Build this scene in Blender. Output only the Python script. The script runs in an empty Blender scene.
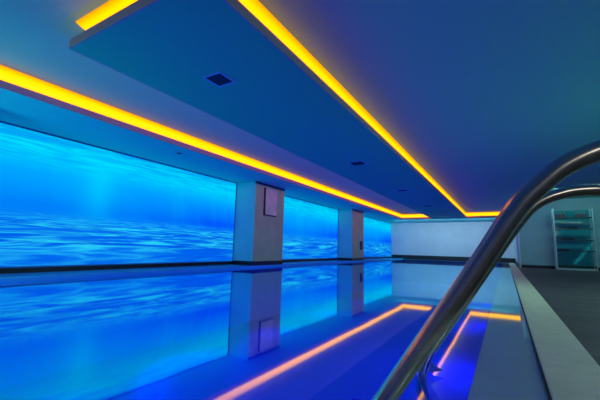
import bpy, bmesh, math, random
from mathutils import Vector, Matrix
random.seed(4)
scene = bpy.context.scene
col = scene.collection

# ------------------------------------------------------------------ materials
def new_mat(name):
    m = bpy.data.materials.new(name); m.use_nodes = True
    nt = m.node_tree; nt.nodes.clear()
    out = nt.nodes.new('ShaderNodeOutputMaterial')
    return m, nt, out

class G:
    """tiny node helper"""
    def __init__(s, nt): s.nt = nt
    def n(s, t, **k):
        x = s.nt.nodes.new(t)
        for a, v in k.items(): setattr(x, a, v)
        return x
    def put(s, sock, v):
        if isinstance(v, bpy.types.NodeSocket): s.nt.links.new(v, sock)
        else: sock.default_value = v
    def m(s, op, a, b=0.0, c=None, clamp=False):
        x = s.n('ShaderNodeMath', operation=op, use_clamp=clamp)
        s.put(x.inputs[0], a); s.put(x.inputs[1], b)
        if c is not None: s.put(x.inputs[2], c)
        return x.outputs[0]
    def ramp(s, v, stops, interp='LINEAR'):
        x = s.n('ShaderNodeValToRGB'); r = x.color_ramp; r.interpolation = interp
        while len(r.elements) < len(stops): r.elements.new(0.5)
        for e, (p, c) in zip(r.elements, stops): e.position = p; e.color = (*c, 1)
        s.put(x.inputs[0], v); return x.outputs[0]
    def mix(s, f, a, b, mode='MIX'):
        x = s.n('ShaderNodeMix', data_type='RGBA', blend_type=mode)
        s.put(x.inputs[0], f)
        s.put(x.inputs[6], a if isinstance(a, bpy.types.NodeSocket) else (*a, 1))
        s.put(x.inputs[7], b if isinstance(b, bpy.types.NodeSocket) else (*b, 1))
        return x.outputs[2]
    def noise(s, vec, scale=5, detail=3, rough=0.5, dist=0.0):
        x = s.n('ShaderNodeTexNoise'); s.put(x.inputs['Vector'], vec)
        x.inputs['Scale'].default_value = scale; x.inputs['Detail'].default_value = detail
        x.inputs['Roughness'].default_value = rough; x.inputs['Distortion'].default_value = dist
        return x.outputs['Fac']
    def xyz(s, x, y, z=0.0):
        c = s.n('ShaderNodeCombineXYZ')
        s.put(c.inputs[0], x); s.put(c.inputs[1], y); s.put(c.inputs[2], z); return c.outputs[0]

def pbr(name, color, rough=0.5, metal=0.0, var=0.0, vscale=6.0, bump=0.0, bscale=60.0, spec=0.5, stretch=None):
    m, nt, out = new_mat(name); g = G(nt)
    b = g.n('ShaderNodeBsdfPrincipled')
    b.inputs['Roughness'].default_value = rough; b.inputs['Metallic'].default_value = metal
    b.inputs['Specular IOR Level'].default_value = spec
    tc = g.n('ShaderNodeTexCoord'); vec = tc.outputs['Object']
    if stretch:
        mp = g.n('ShaderNodeMapping'); mp.inputs['Scale'].default_value = stretch
        nt.links.new(vec, mp.inputs['Vector']); vec = mp.outputs[0]
    if var:
        f = g.noise(vec, vscale, 4)
        lo = tuple(max(0, c*(1-var)) for c in color); hi = tuple(min(1, c*(1+var)) for c in color)
        nt.links.new(g.ramp(f, [(0.3, lo), (0.7, hi)]), b.inputs['Base Color'])
    else:
        b.inputs['Base Color'].default_value = (*color, 1)
    if bump:
        bn = g.n('ShaderNodeBump'); bn.inputs['Strength'].default_value = bump; bn.inputs['Distance'].default_value = 0.01
        nt.links.new(g.noise(vec, bscale, 3), bn.inputs['Height']); nt.links.new(bn.outputs[0], b.inputs['Normal'])
    nt.links.new(b.outputs[0], out.inputs[0])
    return m

def emit(name, color, strength):
    m, nt, out = new_mat(name)
    e = nt.nodes.new('ShaderNodeEmission'); e.inputs[0].default_value = (*color, 1); e.inputs[1].default_value = strength
    nt.links.new(e.outputs[0], out.inputs[0]); return m

def water_mat():
    m, nt, out = new_mat('pool_water'); g = G(nt)
    tc = g.n('ShaderNodeTexCoord')
    mp = g.n('ShaderNodeMapping'); mp.inputs['Scale'].default_value = (1.0, 0.5, 1)
    nt.links.new(tc.outputs['Object'], mp.inputs['Vector'])
    bn = g.n('ShaderNodeBump'); bn.inputs['Strength'].default_value = 0.055; bn.inputs['Distance'].default_value = 0.02
    nt.links.new(g.noise(mp.outputs[0], 1.6, 2), bn.inputs['Height'])
    lw = g.n('ShaderNodeLayerWeight'); lw.inputs['Blend'].default_value = 0.5
    nt.links.new(bn.outputs[0], lw.inputs['Normal'])
    fac = g.ramp(lw.outputs['Facing'], [(0.0, (.04,)*3), (0.35, (.06,)*3), (0.55, (.15,)*3), (0.675, (.44,)*3), (0.775, (.55,)*3), (0.90, (.76,)*3), (1.0, (.90,)*3)])
    tr = g.n('ShaderNodeBsdfTransparent'); tr.inputs[0].default_value = (.80, .92, 1.0, 1)
    gl = g.n('ShaderNodeBsdfGlossy'); gl.inputs['Roughness'].default_value = 0.035
    gl.inputs['Color'].default_value = (0.56, 0.97, 1.0, 1)
    nt.links.new(bn.outputs[0], gl.inputs['Normal'])
    mx = g.n('ShaderNodeMixShader'); nt.links.new(fac, mx.inputs[0]); nt.links.new(tr.outputs[0], mx.inputs[1]); nt.links.new(gl.outputs[0], mx.inputs[2])
    nt.links.new(mx.outputs[0], out.inputs[0]); return m

def glass_mat(name, tint, refl=0.12):
    m, nt, out = new_mat(name); g = G(nt)
    tr = g.n('ShaderNodeBsdfTransparent'); tr.inputs[0].default_value = (*tint, 1)
    gl = g.n('ShaderNodeBsdfGlossy'); gl.inputs['Roughness'].default_value = 0.05
    mx = g.n('ShaderNodeMixShader'); mx.inputs[0].default_value = refl
    nt.links.new(tr.outputs[0], mx.inputs[1]); nt.links.new(gl.outputs[0], mx.inputs[2]); nt.links.new(mx.outputs[0], out.inputs[0])
    return m

def screen_mat(name, length, seed, beam=None):
    """backlit underwater picture: bright rippled surface above, blue depth, rippled sea bed below.
       object space: x = along the picture (0..length), z = height (0..1 normalised through scale)"""
    m, nt, out = new_mat(name); g = G(nt)
    tc = g.n('ShaderNodeTexCoord'); sp = g.n('ShaderNodeSeparateXYZ'); nt.links.new(tc.outputs['Object'], sp.inputs[0])
    u = sp.outputs['Y']; t = g.m('DIVIDE', sp.outputs['Z'], SCR_H)
    un = g.m('DIVIDE', u, length)
    base = g.ramp(t, [(0.0, (0.0, 0.12, .80)), (0.10, (0.0, 0.155, .90)), (0.30, (0.0, 0.21, .94)), (0.46, (0.0, 0.215, .95)), (0.60, (0.0, 0.32, 1.0)),
                      (0.76, (0.0, 0.42, 1.0)), (0.90, (0.0, 0.50, 1.0)), (1.0, (0.0, 0.26, .84))])
    deep = g.ramp(t, [(0.0, (0.0, 0.102, .82)), (0.25, (0.0, 0.168, .90)), (0.45, (0.0, 0.084, .98)), (0.62, (0.0, 0.228, 1.0)), (0.85, (0.0, 0.600, 1.0)), (1.0, (0.0, 0.324, .84))])
    big = g.noise(g.xyz(g.m('MULTIPLY', u, .35), g.m('MULTIPLY', t, .8), seed), 2.0, 1)
    fdeep = g.m('MULTIPLY', g.ramp(g.m('ADD', un, g.m('MULTIPLY', g.m('SUBTRACT', big, .5), .7)), [(0.42, (0,)*3), (0.98, (1,)*3)]), 0.95)
    colr = g.mix(fdeep, base, deep)
    # light shafts
    sh = g.noise(g.xyz(g.m('ADD', u, g.m('MULTIPLY', t, .35)), g.m('MULTIPLY', t, .12), seed+3), 1.7, 3)
    shm = g.m('MULTIPLY', g.ramp(sh, [(0.48, (0,)*3), (0.72, (1,)*3)]), g.ramp(t, [(0.30, (0,)*3), (0.55, (.45,)*3), (0.9, (1,)*3)]))
    colr = g.mix(g.m('MULTIPLY', shm, .35), colr, (0.0, 0.624, 1.0))
    if beam is not None:
        bx_ = g.m('SUBTRACT', g.m('ADD', u, g.m('MULTIPLY', g.m('SUBTRACT', 1.0, t), .15)), beam)
        gs = g.m('POWER', 2.718, g.m('MULTIPLY', g.m('MULTIPLY', bx_, bx_), -9.0))
        colr = g.mix(g.m('MULTIPLY', gs, g.ramp(t, [(0.25, (0,)*3), (0.5, (.35,)*3), (0.8, (.85,)*3), (0.95, (.3,)*3)])), colr, (0.0, .62, 1.0))
    # sea bed ripples in perspective
    def ripples(dist, sx, sy, sd, power, wid):
        inv = g.m('DIVIDE', 1.0, dist)
        X = g.m('MULTIPLY', g.m('MULTIPLY', g.m('SUBTRACT', u, length*.5), inv), sx)
        Y = g.m('MULTIPLY', inv, sy)
        n = g.noise(g.xyz(X, Y, sd), 1.0, 4, 0.55, 0.6)
        r = g.m('SUBTRACT', 1.0, g.m('MULTIPLY', g.m('ABSOLUTE', g.m('SUBTRACT', n, .5)), wid), clamp=True)
        return g.m('POWER', r, power)
    db = g.m('ADD', g.m('MULTIPLY', g.m('SUBTRACT', .42, t, clamp=True), 1.0), .10)
    bed = ripples(db, .17, 2.1, seed+7, 1.6, 8.5)
    bm = g.ramp(t, [(0.0, (.22,)*3), (0.10, (.42,)*3), (0.17, (1,)*3), (0.31, (.95,)*3), (0.385, (.25,)*3), (0.42, (0,)*3)])
    patch = g.ramp(big, [(0.35, (.55,)*3), (0.55, (1,)*3)])
    colr = g.mix(g.m('MULTIPLY', g.m('MULTIPLY', g.m('MULTIPLY', bed, bm), patch), 1.0), colr, (0.03, .92, 1.0))
    # darker troughs on the bed
    tr_ = ripples(db, .13, 1.6, seed+19, 1.5, 5.0)
    colr = g.mix(g.m('MULTIPLY', g.m('MULTIPLY', tr_, bm), .75), colr, (0.0, .07, .76))
    # rippled surface seen from below
    ds = g.m('ADD', g.m('SUBTRACT', t, .70, clamp=True), .10)
    sf = ripples(ds, .22, 2.0, seed+11, 1.8, 5.0)
    sm = g.ramp(t, [(0.70, (0,)*3), (0.82, (.55,)*3), (0.93, (.9,)*3), (1.0, (.35,)*3)])
    colr = g.mix(g.m('MULTIPLY', g.m('MULTIPLY', sf, sm), .95), colr, (0.0, .86, 1.0))
    sd2 = ripples(ds, .22, 1.5, seed+23, 1.6, 5.0)
    colr = g.mix(g.m('MULTIPLY', g.m('MULTIPLY', sd2, sm), .45), colr, (0.0, 0.288, .88))
    e = g.n('ShaderNodeEmission'); nt.links.new(colr, e.inputs[0]); e.inputs[1].default_value = 1.0
    nt.links.new(e.outputs[0], out.inputs[0]); return m

# ------------------------------------------------------------------ mesh builder
class MB:
    def __init__(s): s.bm = bmesh.new()
    def box(s, x0, x1, y0, y1, z0, z1, bevel=0.0):
        b = bmesh.new(); bmesh.ops.create_cube(b, size=1)
        for v in b.verts:
            v.co = Vector(((x0+x1)/2+v.co.x*(x1-x0), (y0+y1)/2+v.co.y*(y1-y0), (z0+z1)/2+v.co.z*(z1-z0)))
        if bevel: bmesh.ops.bevel(b, geom=b.edges[:], offset=bevel, segments=2, affect='EDGES')
        s.add(b); return s
    def add(s, b):
        me = bpy.data.meshes.new('t'); b.to_mesh(me); b.free(); s.bm.from_mesh(me); bpy.data.meshes.remove(me)
    def quad(s, *p): s.bm.faces.new([s.bm.verts.new(q) for q in p]); return s
    def lathe(s, prof, c=(0, 0, 0), n=24, axis='Z'):
        rings = []
        for r, z in prof:
            ring = []
            for i in range(n):
                a = 2*math.pi*i/n; p = Vector((r*math.cos(a), r*math.sin(a), z))
                if axis == 'X': p = Vector((p.z, p.x, p.y))
                ring.append(s.bm.verts.new(p+Vector(c)))
            rings.append(ring)
        for a, b in zip(rings, rings[1:]):
            for i in range(n): s.bm.faces.new((a[i], a[(i+1) % n], b[(i+1) % n], b[i]))
        s.bm.faces.new(rings[0][::-1]); s.bm.faces.new(rings[-1]); return s
    def tube(s, pts, r, n=24):
        pts = [Vector(p) for p in pts]; rings = []; up = None
        for i, p in enumerate(pts):
            d = (pts[min(i+1, len(pts)-1)]-pts[max(i-1, 0)]).normalized()
            if up is None: up = d.orthogonal().normalized()
            up = (up-d*up.dot(d)).normalized(); w = d.cross(up)
            rings.append([s.bm.verts.new(p+r*(math.cos(2*math.pi*k/n)*up+math.sin(2*math.pi*k/n)*w)) for k in range(n)])
        for a, b in zip(rings, rings[1:]):
            for i in range(n): s.bm.faces.new((a[i], a[(i+1) % n], b[(i+1) % n], b[i]))
        s.bm.faces.new(rings[0][::-1]); s.bm.faces.new(rings[-1]); return s
    def build(s, name, m, parent=None, smooth=False, loc=None):
        bmesh.ops.recalc_face_normals(s.bm, faces=s.bm.faces[:])
        me = bpy.data.meshes.new(name)
        if loc is not None:
            for v in s.bm.verts: v.co -= Vector(loc)
        s.bm.to_mesh(me); s.bm.free()
        if smooth:
            for p in me.polygons: p.use_smooth = len(p.vertices) == 4
        me.materials.append(m)
        o = bpy.data.objects.new(name, me); col.objects.link(o)
        if loc is not None: o.location = loc
        if parent is not None: o.parent = parent
        return o

def tag(o, label, cat=None, group=None, kind=None):
    o['label'] = label
    if cat: o['category'] = cat
    if group: o['group'] = group
    if kind: o['kind'] = kind
    return o
def empty(name, loc, label, cat, group=None):
    o = bpy.data.objects.new(name, None); o.empty_display_size = .1; col.objects.link(o); o.location = loc
    return tag(o, label, cat, group)
def copy_tree(o, parent=None):
    c = o.copy(); col.objects.link(c)
    if parent is not None: c.parent = parent
    for ch in list(o.children): copy_tree(ch, c)
    return c

# ------------------------------------------------------------------ dimensions (metres; water surface at z = 0)
ZS, ZL, ZC = 2.50, 2.60, 2.80               # soffit underside, lip top, upper ceiling
XL, XP, XR = -5.386, -3.65, -1.795          # inner edge of left soffit, both edges of the hanging ceiling bay
YN, YF, YW = 1.487, 21.22, 24.2             # near end of the bay, far cove, far wall
XV, XPIL = -6.93, -6.2                      # picture wall, pillar fronts
YB, XMAX = -3.0, 4.6
DZ = 0.02                                   # deck height on the right
LZ = 0.055                                   # ledge height on the left
SCR0, SCR1 = 0.152, 2.485; SCR_H = SCR1-SCR0
PX = -0.17                                  # edge of the deep pool on the right
YR = 17.0; XB = 0.50                        # block of rooms on the right

# ------------------------------------------------------------------ material instances
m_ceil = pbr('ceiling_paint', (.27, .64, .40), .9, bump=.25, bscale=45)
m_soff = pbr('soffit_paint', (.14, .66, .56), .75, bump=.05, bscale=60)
m_bay = pbr('soffit_paint_dim', (.13, .62, .27), .75, bump=.05, bscale=60)  # copy of the soffit paint, dimmer blue light put into its colour
m_lip = pbr('lip_paint', (.50, .42, .34), .8)
m_wall = pbr('white_wall_paint', (.60, .64, .68), .8, var=.05, vscale=1.5)
m_pillar = pbr('pillar_screenlit_face', (.25, .76, .72), .7, var=.04, vscale=3)  # pillar colour with the screens' blue light painted in
m_pildim = pbr('pillar_dim_face', (.56, .74, .27), .6, var=.06, vscale=3)  # same pillar, weaker light on its pool side put into the colour
m_rwall = pbr('teal_wall_paint', (.32, .56, .58), .8, var=.05, vscale=2)
m_trimw = pbr('pale_trim', (.72, .78, .80), .5)
m_black = pbr('black_skirting', (.012, .013, .016), .45)
m_ledge = pbr('ledge_stone', (.05, .55, .95), .2, var=.1, vscale=5)  # strong blue stands in for the screens' reflection on pale stone
m_dark = pbr('dark_slot', (.01, .014, .016), .6)
m_cop = pbr('coping_stone', (.72, .82, .60), .5, var=.07, vscale=9, bump=.08, bscale=90)
m_basin = pbr('blue_mosaic', (.010, .045, .62), .45, var=.12, vscale=14)
m_steel = pbr('brushed_steel', (.50, .48, .44), .24, metal=1.0, var=.10, vscale=30)
def glow_mat():
    m, nt, out = new_mat('amber_cove_glow'); g = G(nt)
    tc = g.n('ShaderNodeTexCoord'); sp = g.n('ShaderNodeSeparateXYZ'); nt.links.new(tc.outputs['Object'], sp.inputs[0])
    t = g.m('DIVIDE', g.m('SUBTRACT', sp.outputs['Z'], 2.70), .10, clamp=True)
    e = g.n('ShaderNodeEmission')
    nt.links.new(g.ramp(t, [(0.0, (1.0, .240, .002)), (0.45, (1.0, .228, 0.0)), (0.8, (.62, .15, 0.0)), (1.0, (.42, .10, .0))]), e.inputs[0]); e.inputs[1].default_value = 4.0  # falloff of the cove glow painted into the emission colour
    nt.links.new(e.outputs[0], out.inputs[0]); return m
m_glow = glow_mat()
m_vent = pbr('vent_blades', (.03, .04, .06), .6)
m_ventf = pbr('vent_frame', (.40, .50, .64), .6)
m_chrome = pbr('chrome', (.7, .7, .7), .15, metal=1)
m_print = pbr('grey_print', (.85, .98, .50), .45, var=.15, vscale=3.5)
m_frame = pbr('dark_frame', (.03, .035, .04), .4)
m_sframe = pbr('screen_frame', (.02, .30, .60), .4)
m_post = pbr('aluminium_post', (.36, .48, .54), .35, metal=.2)
m_shelf = pbr('dark_glass_edge', (.012, .04, .055), .15)
m_glass = glass_mat('teal_glass', (.42, .88, .88), .03)
m_red = pbr('red_plastic', (.22, .06, .08), .4)
m_cap = pbr('white_cap', (.6, .6, .6), .4)
m_cloth = pbr('dark_cloth', (.014, .03, .045), .9, var=.3, vscale=20)
m_lamp = emit('blue_pool_lamp', (.0, .04, 1.0), 6.0)
m_water = water_mat()

# dark plank floor
def deck_mat():
    m, nt, out = new_mat('dark_plank_floor'); g = G(nt)
    tc = g.n('ShaderNodeTexCoord'); b = g.n('ShaderNodeBsdfPrincipled')
    br = g.n('ShaderNodeTexBrick'); nt.links.new(tc.outputs['Object'], br.inputs['Vector'])
    br.inputs['Scale'].default_value = 1.0; br.inputs['Brick Width'].default_value = 1.2; br.inputs['Row Height'].default_value = .20
    br.inputs['Mortar Size'].default_value = .004; br.offset = .37
    br.inputs['Color1'].default_value = (.060, .056, .056, 1); br.inputs['Color2'].default_value = (.10, .098, .10, 1); br.inputs['Mortar'].default_value = (.02, .02, .02, 1)
    mp = g.n('ShaderNodeMapping'); mp.inputs['Scale'].default_value = (.8, 9, 1); nt.links.new(tc.outputs['Object'], mp.inputs['Vector'])
    f = g.noise(mp.outputs[0], 2.2, 5, .6)
    c = g.mix(1.0, br.outputs['Color'], g.ramp(f, [(.3, (.45,)*3), (.7, (1.45,)*3)]), 'MULTIPLY')
    nt.links.new(c, b.inputs['Base Color']); b.inputs['Roughness'].default_value = .55
    nt.links.new(b.outputs[0], out.inputs[0]); return m
m_deck = deck_mat()

def struct(o, label): return tag(o, label, None, None, 'structure')

# ------------------------------------------------------------------ room shell
struct(MB().box(-7.3, XMAX+.2, YB-.2, YW+.2, ZC, ZC+.15).build('ceiling', m_ceil), 'upper blue lit ceiling above the coves')
struct(MB().box(-7.2, XV-.03, YB, YW, -.1, ZC).build('wall_left', m_wall), 'left wall behind the glowing underwater pictures')
struct(MB().box(-7.2, XMAX, YW, YW+.15, -.1, ZC).build('wall_far', m_wall), 'pale far wall at the end of the pool')
struct(MB().box(XMAX, XMAX+.15, YB, YW, -.1, ZC).build('wall_right', m_rwall), 'right wall beyond the dark deck')
struct(MB().box(-7.2, XMAX, YB-.15, YB, -.1, ZC).build('wall_back', m_wall), 'wall behind the viewer')
struct(MB().box(XB, XMAX, YR, YW, -.1, ZC).build('wall_block', m_rwall), 'teal grey wall of the side rooms past the deck')
b = MB().box(XB-.03, XB+.03, YR-.03, YR+.03, DZ, ZC); b.box(XB-.025, XB+.005, 19.4, 19.5, DZ, ZC)
struct(b.build('trim_1', m_trimw), 'pale corner strip on the side room wall')
b = MB().box(XB+.03, XMAX, YR-.03, YR, DZ, DZ+.11); b.box(XB-.03, XB, YR+.03, YW, DZ, DZ+.11)
struct(b.build('baseboard_right', m_black), 'black skirting along the side room wall')
struct(MB().box(XV-.03, XB-.03, YW-.04, YW, .02, .29).build('baseboard_far', m_black), 'black skirting along the far wall')

# soffits: underside plates, lips along the cove edge, set back necks up to the ceiling
poly = [(XL, YB), (XL, YF), (XP, YF), (XP, YN), (XR, YN), (XR, YF), (XB-.03, YF)]
def offset(d):
    """the cove edge moved d metres into the soffit (to the left of travel)"""
    out = []
    for i, p in enumerate(poly):
        p = Vector(p); ns = []
        if i > 0: a = (p-Vector(poly[i-1])).normalized(); ns.append(Vector((-a.y, a.x)))
        if i < len(poly)-1: a = (Vector(poly[i+1])-p).normalized(); ns.append(Vector((-a.y, a.x)))
        if len(ns) == 1: out.append(p+ns[0]*d)
        else: out.append(p+(ns[0]+ns[1])*d)      # all corners are right angles
    return out
T = .02
def lip_and_neck(parent, idx, neck=.16):
    mb = MB()
    for i in idx: lip_piece(mb, i, neck)
    mb.build('cove_lip', m_lip, parent)
def lip_piece(mb, i, neck):
    o0, o1, o2, o3 = poly, offset(T), offset(neck), offset(neck+.03)
    def wallseg(a0, a1, b0, b1, z0, z1):
        vs = [(*a0, z0), (*a1, z0), (*b1, z0), (*b0, z0), (*a0, z1), (*a1, z1), (*b1, z1), (*b0, z1)]
        v = [mb.bm.verts.new(q) for q in vs]
        for f in ((0, 1, 2, 3), (4, 5, 6, 7), (0, 1, 5, 4), (1, 2, 6, 5), (2, 3, 7, 6), (3, 0, 4, 7)): mb.bm.faces.new([v[k] for k in f])
    wallseg(o0[i], o0[i+1], o1[i], o1[i+1], ZS+.0, ZL)
    wallseg(o2[i], o2[i+1], o3[i], o3[i+1], ZS+.02, ZC)
o = MB().box(-7.2, XL-T, YB, YW, ZS, ZS+.02).build('trim_2', m_soff); lip_and_neck(o, [0])
struct(o, 'low blue soffit running along the picture wall')
o = MB().box(XL-T, XB-.03, YF+T, YW, ZS, ZS+.02).build('trim_3', m_soff); lip_and_neck(o, [1, 5])
struct(o, 'low soffit across the far wall')
o = MB().box(XP+T, XR-T, YN+T, YF+T, ZS, ZS+.02).build('trim_4', m_bay); lip_and_neck(o, [2, 3, 4])
struct(o, 'dark blue hanging ceiling bay over the pool')

# glowing slopes in the coves stand in for ceiling lit by hidden strips
glow_labels = ['long amber glow band in the cove beside the picture wall', 'short amber glow band on the far cove left of the hanging bay',
              'amber glow band hidden along the left edge of the hanging bay', 'amber glow band across the near end of the hanging bay',
              'long amber glow band along the right edge of the hanging bay', 'amber glow band on the far cove right of the hanging bay']
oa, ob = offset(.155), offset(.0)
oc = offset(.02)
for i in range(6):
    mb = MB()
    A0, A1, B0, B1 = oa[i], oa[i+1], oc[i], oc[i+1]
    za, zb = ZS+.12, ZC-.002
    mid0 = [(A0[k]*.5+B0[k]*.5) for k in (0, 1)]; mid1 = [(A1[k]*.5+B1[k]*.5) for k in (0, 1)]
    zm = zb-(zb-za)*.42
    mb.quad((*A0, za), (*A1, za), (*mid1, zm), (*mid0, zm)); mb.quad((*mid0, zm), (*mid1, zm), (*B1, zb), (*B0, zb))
    tag(mb.build('cove_glow', m_glow), glow_labels[i], 'light', 'amber cove glow bands')

# pillars and pictures on the left
for k, (y0, y1) in enumerate([(.30, 1.66), (7.73, 9.25), (15.12, 16.66)]):
    nm = ['outside the frame before the first picture', 'nearer grey pillar with a framed notice', 'farther grey pillar with a small dark device'][k]
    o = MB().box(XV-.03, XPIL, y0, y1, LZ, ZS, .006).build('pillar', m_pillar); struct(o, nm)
    o.data.materials.append(m_pildim)
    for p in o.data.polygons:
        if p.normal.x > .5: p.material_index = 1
    MB().box(XV-.02, XPIL+.012, y0-.012, y1+.012, LZ, LZ+.115).build('baseboard', m_black, o)
    MB().box(XPIL-.02, XPIL+.006, y0, y1, ZS-.055, ZS-.003).build('shadow_gap', m_dark, o)
spans = [(1.68, 7.71), (9.27, 15.10), (16.68, YW-.02)]
slab = ['long glowing underwater picture wall at the left, nearest of three', 'glowing underwater picture between the two grey pillars', 'small glowing underwater picture between farther pillar and far wall']
for k, (y0, y1) in enumerate(spans):
    root = empty('picture_screen', (XV, y0, SCR0), slab[k], 'screen', 'glowing underwater pictures')
    mb = MB().quad((0, 0.02, 0.01), (0, y1-y0-.02, 0.01), (0, y1-y0-.02, SCR_H-.01), (0, 0.02, SCR_H-.01))
    mb.build('backlit_print', screen_mat('underwater_print_%d' % k, y1-y0, 3.7*k+1.3, 2.05 if k == 0 else None), root)
    L = y1-y0
    mb = MB().box(-.03, .015, 0, L, SCR_H-.012, SCR_H); mb.box(-.03, .015, 0, L, -.012, .012)
    mb.box(-.03, .004, 0, .018, .012, SCR_H-.012); mb.box(-.03, .004, L-.018, L, .012, SCR_H-.012)
    mb.build('frame', m_sframe, root)
b = MB()
for y0, y1 in spans: b.box(XV-.03, XV+.012, y0, y1, LZ, SCR0-.013)
struct(b.build('baseboard_left', m_black), 'black skirting under the glowing pictures')
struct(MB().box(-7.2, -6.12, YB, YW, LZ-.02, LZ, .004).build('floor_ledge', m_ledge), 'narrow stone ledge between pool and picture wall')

struct(MB().box(-7.2, -6.11, YB, YW, -.35, LZ-.02).build('trim_6', pbr('edge_tile', (.03, .50, .90), .35)), 'tiled edge under the stone ledge')  # blue painted in to blend with the reflection below the screens
# pool basin, water, ledge, coping, deck
b = MB()
b.box(-6.10, PX, -1.6, YW-.3, -1.55, -1.45)                 # bottom
b.box(-6.14, -6.10, -1.6, YW-.3, -1.5, -.01)
b.box(-6.10, PX, YW-.34, YW-.3, -1.5, -.012); b.box(-6.10, PX, -1.64, -1.6, -1.5, -.012)
b.box(PX, PX+.02, -1.6, YW-.3, -1.5, -.03)
struct(b.build('pool_basin', m_basin), 'deep blue lit pool basin under the water')
b = MB().box(PX+.005, .118, -1.6, YW-.3, -.30, -.014, .004)
struct(b.build('pool_ledge', pbr('pale_ledge_tile', (.95, .95, .62), .5, var=.06, vscale=5)), 'pale overflow ledge just under the water at the right')
tag(MB().quad((-6.10, -1.6, 0), (.118, -1.6, 0), (.118, YW-.04, 0), (-6.10, YW-.04, 0)).build('pool_water', m_water), 'still mirror like blue pool water', 'water', None, 'stuff')
struct(MB().box(.118, .134, -1.6, YW-.3, -.2, -.0).build('trim_5', m_dark), 'dark slot between ledge and coping')
struct(MB().box(.130, .384, YB, YW-.04, -.2, DZ, .004).build('pool_coping', m_cop), 'pale grey stone coping beside the dark deck')
b = MB().box(.384, XMAX, YB, YR+.02, -.2, DZ-.004); b.box(.384, XB, YR, YW, -.2, DZ-.004)
struct(b.build('floor', m_deck), 'dark plank floor right of the pool coping')
struct(MB().box(-7.2, .134, YB, -1.6, -.2, DZ).build('floor_near', m_cop), 'stone edge at the near end of the pool')

# ------------------------------------------------------------------ pool ladder
def bez(P, n=14):
    """Catmull-Rom through points"""
    P = [Vector(p) for p in P]; Q = [2*P[0]-P[1]]+P+[2*P[-1]-P[-2]]; out = []
    for i in range(1, len(Q)-2):
        p0, p1, p2, p3 = Q[i-1:i+3]
        for k in range(n):
            t = k/n; out.append(.5*((2*p1)+(-p0+p2)*t+(2*p0-5*p1+4*p2-p3)*t*t+(-p0+3*p1-3*p2+p3)*t**3))
    out.append(P[-1]); return out
ang = math.radians(15); ex, ey = math.cos(ang), math.sin(ang)
LAD = (-.38, 1.80, 0)
lad = empty('pool_ladder', LAD, 'curved stainless steel pool ladder with two rails at the right edge', 'ladder')
def rail(prof, A):
    pts = bez([(A[0]+s*ex-LAD[0], A[1]+s*ey-LAD[1], z) for s, z in prof])
    o = MB().tube(pts, .026, 28).build('rail', m_steel, lad, True)
    s, z = prof[-1]; c = (A[0]+s*ex-LAD[0], A[1]+s*ey-LAD[1], DZ-.002)
    MB().lathe([(.05, 0), (.05, .008), (.042, .014), (.030, .016), (.029, .03)], c, 28).build('floor_flange', m_chrome, o, True)
    return o
# near rail (anchor where the tube crosses the view in front of the camera)
near = [(-.135, -.42), (-.160, -.20), (-.167, -.06), (-.163, .01), (-.148, .080), (-.125, .142), (-.096, .187), (0.0, .332), (.086, .458), (.166, .580), (.207, .646), (.250, .707), (.294, .752),
        (.334, .788), (.376, .814), (.429, .836), (.50, .856), (.57, .866), (.66, .860), (.73, .835), (.79, .785), (.83, .70), (.845, .59), (.845, .3), (.845, DZ-.01)]
far = [(.040, -.42), (.018, -.20), (.010, -.125), (-.001, -.064), (.002, -.004), (.024, .058), (.062, .130), (.208, .351), (.366, .593), (.445, .710), (.508, .790), (.563, .831), (.621, .855), (.694, .872), (.79, .874), (.86, .850), (.93, .80), (.975, .72), (.99, .6), (.99, .4), (.99, DZ-.01)]
r_near = rail(near, (-.201, .969)); r_far = rail(far, (-.381, 1.801))
for z in (-.36,):
    # tread joining both rails under water
    a = Vector((-.201-.142*ex-LAD[0], .969-.142*ey-LAD[1], z)); c = Vector((-.381+.03*ex-LAD[0], 1.801+.03*ey-LAD[1], z))
    d = (c-a).normalized(); w = Vector((-d.y, d.x, 0))*.04
    mb = MB(); h = Vector((0, 0, .012))
    v = [mb.bm.verts.new(q) for q in (a-w-h, c-w-h, c+w-h, a+w-h, a-w+h, c-w+h, c+w+h, a+w+h)]
    for f in ((0, 1, 2, 3), (4, 5, 6, 7), (0, 1, 5, 4), (1, 2, 6, 5), (2, 3, 7, 6), (3, 0, 4, 7)): mb.bm.faces.new([v[k] for k in f])
    mb.build('tread', m_steel, lad)
# small triangular bracket on the far rail at the water line
mb = MB()
base = Vector((-.381-LAD[0], 1.801-LAD[1], 0))
tri = [(.026, .062), (.024, .004), (.098, .016)]
fr = [mb.bm.verts.new(base+Vector((s*ex, s*ey-.006, z))) for s, z in tri]; bk = [mb.bm.verts.new(base+Vector((s*ex, s*ey+.006, z))) for s, z in tri]
mb.bm.faces.new(fr); mb.bm.faces.new(bk[::-1])
for i in range(3): mb.bm.faces.new((fr[i], fr[(i+1) % 3], bk[(i+1) % 3], bk[i]))
mb.build('bracket', m_chrome, r_far)

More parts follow.
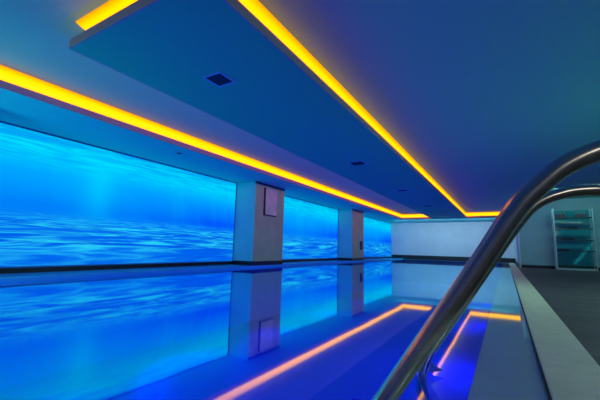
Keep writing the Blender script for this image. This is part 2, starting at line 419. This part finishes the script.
# ------------------------------------------------------------------ ceiling vents
def vent(x, y, label, s=.26, group='square vents in the hanging bay'):
    root = empty('ceiling_vent', (x, y, ZS), label, 'vent', group)
    h = s/2; f = .022; mb = MB()
    mb.box(-h, h, -h, -h+f, -.008, 0); mb.box(-h, h, h-f, h, -.008, 0); mb.box(-h, -h+f, -h+f, h-f, -.008, 0); mb.box(h-f, h, -h+f, h-f, -.008, 0)
    mb.build('frame', m_ventf, root)
    mb = MB().box(-h+f, h-f, -h+f, h-f, -.002, -.0005)
    for i in range(9):
        y_ = -h+f+(i+.5)*(s-2*f)/9; mb.box(-h+f, h-f, y_-.003, y_+.003, -.007, -.002)
    mb.build('grille', m_vent, root); return root
for y, l in ((2.68, 'dark square vent nearest on the blue hanging bay'), (7.03, 'second dark square vent from the near end of the hanging bay'), (10.9, 'third dark square vent along the hanging bay'),
             (15.1, 'small faint fourth vent along the hanging bay'), (19.2, 'tiny farthest vent on the hanging bay near far wall')):
    vent(-2.755, y, l, .27 if y < 5 else .34)
vent(-5.80, 4.62, 'small dark vent in the soffit above the nearest underwater picture', .16, 'vents in the left soffit')

# framed notice and wall device on pillars
root = empty('framed_notice', (XPIL, 8.48, 1.96), 'framed pale grey notice hanging on the nearer pillar', 'picture frame')
MB().box(0, .035, -.34, .31, -.43, .42, .006).build('frame', m_frame, root)
MB().box(.02, .040, -.285, .305, -.395, .415, .003).build('print', m_print, root)
root = empty('wall_device', (XPIL, 16.26, .80), 'small dark device mounted on the farther pillar', 'wall device')
MB().box(0, .05, -.13, .13, -.22, .20, .012).build('housing', m_frame, root)
MB().box(.05, .056, -.07, .07, .02, .14, .002).build('display', m_vent, root)

# ------------------------------------------------------------------ glass shelf unit at the far end of the deck
GX0, GX1, GY0, GY1 = 1.66, 2.78, 16.1, 16.55
unit = empty('glass_shelf_unit', (GX0, GY0, DZ), 'tall teal glass shelf unit standing at the far end of deck', 'shelf')
W, D, H = GX1-GX0, GY1-GY0, 2.30
for x in (0, W):
    for y in (0, D):
        w = .045 if x == 0 else .028
        MB().box(x-w/2*2 if x == 0 else x, x if x == 0 else x+w, y-.02, y+.02, 0, H, .004).build('post', m_post, unit)
MB().box(.0, W, D-.008, D, .06, H-.05).build('back_panel', m_glass, unit)
MB().box(-.005, W+.005, -.02, D, .0, .07, .004).build('base', m_post, unit)
shelf_z = [.16, .70, 1.10, 1.52, 1.94]
for z in shelf_z: MB().box(.002, W-.002, 0, D-.01, z-.018, z+.018, .003).build('shelf', m_shelf, unit)
def bottle(x, y, z, label, proto=[None]):
    if proto[0] is None:
        r = empty('bottle', (x, y, z), label, 'bottle', 'red bottles on the top glass shelf')
        MB().lathe([(.036, 0), (.042, .01), (.042, .10), (.034, .13), (.016, .145), (.016, .155)], n=16).build('body', m_red, r, True)
        MB().lathe([(.019, .155), (.019, .185), (.015, .19)], n=16).build('cap', m_cap, r, True)
        proto[0] = r
    else:
        r = copy_tree(proto[0]); r.location = (x, y, z); r['label'] = label
zt = DZ+shelf_z[-1]+.0188
for i, x in enumerate((.10, .21, .33)): bottle(GX0+x, GY0+.18, zt, ['leftmost', 'middle', 'rightmost'][i]+' red bottle of the left trio on the top glass shelf')
for i, x in enumerate((.70, .82, .94)): bottle(GX0+x, GY0+.18, zt, ['leftmost', 'middle', 'rightmost'][i]+' red bottle of the right trio on the top glass shelf')
def towel(x, zi, w, label):
    mb = MB().box(GX0+x-w/2, GX0+x+w/2, GY0+.04, GY0+.36, DZ+shelf_z[zi]+.0185, DZ+shelf_z[zi]+.045, .010)
    mb.box(GX0+x-w/2+.01, GX0+x+w/2-.01, GY0+.05, GY0+.35, DZ+shelf_z[zi]+.045, DZ+shelf_z[zi]+.075, .010)
    o = mb.build('folded_towel', m_cloth, loc=(GX0+x, GY0+.2, DZ+shelf_z[zi]+.0185)); tag(o, label, 'towel', 'dark towels on the glass shelves')
towel(.55, 3, .32, 'dark folded towel in the middle of the second shelf from top')
towel(.38, 2, .40, 'dark folded towel on the left of the third shelf from top')
towel(.22, 1, .34, 'dark folded towel on the left of the lowest raised glass shelf')

# ------------------------------------------------------------------ underwater lamps
lampspots = [(-.17, 2.05), (-.17, 6.6), (-.17, 11.0), (-.17, 15.5)]
names_l = ['underwater blue lamp nearest on the right basin wall', 'second underwater blue lamp on the right basin wall', 'third underwater blue lamp on the right basin wall', 'farthest underwater blue lamp on the right basin wall']
for (x, y), l in zip(lampspots, names_l):
    r = empty('pool_lamp', (x, y, -.55), l, 'light', 'underwater lamps')
    MB().lathe([(.115, 0), (.115, -.012), (.10, -.02)], axis='X').build('bezel', m_chrome, r, True)
    MB().lathe([(.095, -.0205), (.085, -.026), (.03, -.03)], axis='X').build('lens', m_lamp, r, True)

def lamp(kind, name, loc, energy, color, **k):
    d = bpy.data.lights.new(name, kind); d.energy = energy; d.color = color
    rot = k.pop('rot', None); target = k.pop('target', None)
    for a, v in k.items(): setattr(d, a, v)
    o = bpy.data.objects.new(name, d); col.objects.link(o); o.location = loc
    if target: o.rotation_euler = (Vector(target)-Vector(loc)).to_track_quat('-Z', 'Y').to_euler()
    return o
for (x, y) in lampspots:
    lamp('SPOT', 'pool_spot', (x-.06, y, -.55), 270, (.0, .0, 1.0), target=(x-3, y, -1.1), spot_size=2.8, spot_blend=.6, shadow_soft_size=.08)
for y in (-.5, 2, 4.5, 7, 10, 13, 17, 21):
    lamp('SPOT', 'pool_spot', (-6.0, y, -.6), 260, (.0, .0, 1.0), target=(-3, y, -.78), spot_size=2.0, spot_blend=1.0, shadow_soft_size=.08)  # added fill spots without fixtures, evening out the blue in the basin
# unseen fill lights added to brighten deck, ceiling, walls and pool side
lamp('AREA', 'deck_fill', (3.0, -1.5, 2.7), 30, (1.0, .90, .74), shape='RECTANGLE', size=1.2, size_y=1.2, target=(1.2, 4.0, 0))
lamp('AREA', 'deck_fill', (1.7, 6.0, 2.76), 170, (.58, 1.0, .74), shape='RECTANGLE', size=.6, size_y=10.0, target=(1.5, 6.0, 0))
lamp('AREA', 'deck_fill_up', (4.2, 6.0, .8), 130, (.03, .70, .78), shape='RECTANGLE', size=1.0, size_y=10.0, target=(1.5, 6.0, 2.8))
lamp('AREA', 'far_wall_fill', (-3.0, 21.7, 2.40), 75, (.50, .86, 1.0), shape='RECTANGLE', size=6.0, size_y=.3, target=(-3.0, 24.2, .2))
lamp('AREA', 'pool_side_fill', (-5.7, .2, .75), 42, (.0, .60, .95), shape='RECTANGLE', size=1.0, size_y=.8, target=(-2.6, 8.5, 2.2))
lamp('AREA', 'deck_end_fill', (2.4, 14.2, 2.74), 26, (.40, 1.0, .92), shape='RECTANGLE', size=2.0, size_y=.4, target=(2.2, 17.0, .9))

w = bpy.data.worlds.new('World'); scene.world = w; w.use_nodes = True
bg = w.node_tree.nodes.get('Background') or w.node_tree.nodes.new('ShaderNodeBackground')
bg.inputs[0].default_value = (.02, .06, .12, 1); bg.inputs[1].default_value = 1.0

# ------------------------------------------------------------------ camera
F, YAW, PITCH, ROLL, CH = 339.2653, .5435, .1409, .0251, .578
f = Vector((-math.sin(YAW)*math.cos(PITCH), math.cos(YAW)*math.cos(PITCH), math.sin(PITCH)))
r = Vector((math.cos(YAW), math.sin(YAW), 0)); u = r.cross(f)
r2 = r*math.cos(ROLL)+u*math.sin(ROLL); u2 = -r*math.sin(ROLL)+u*math.cos(ROLL)
cd = bpy.data.cameras.new('Camera'); cd.sensor_fit = 'HORIZONTAL'; cd.sensor_width = 36; cd.lens = F*36/600; cd.clip_start = .02
cam = bpy.data.objects.new('Camera', cd); col.objects.link(cam)
M = Matrix((r2, u2, -f)).transposed().to_4x4(); M.translation = Vector((0, 0, CH)); cam.matrix_world = M
scene.camera = cam

scene.view_settings.view_transform = 'Standard'; scene.view_settings.look = 'None'
cy = scene.cycles
cy.use_denoising = True; cy.max_bounces = 10; cy.diffuse_bounces = 4; cy.glossy_bounces = 5; cy.transparent_max_bounces = 12
cy.sample_clamp_indirect = 4.0
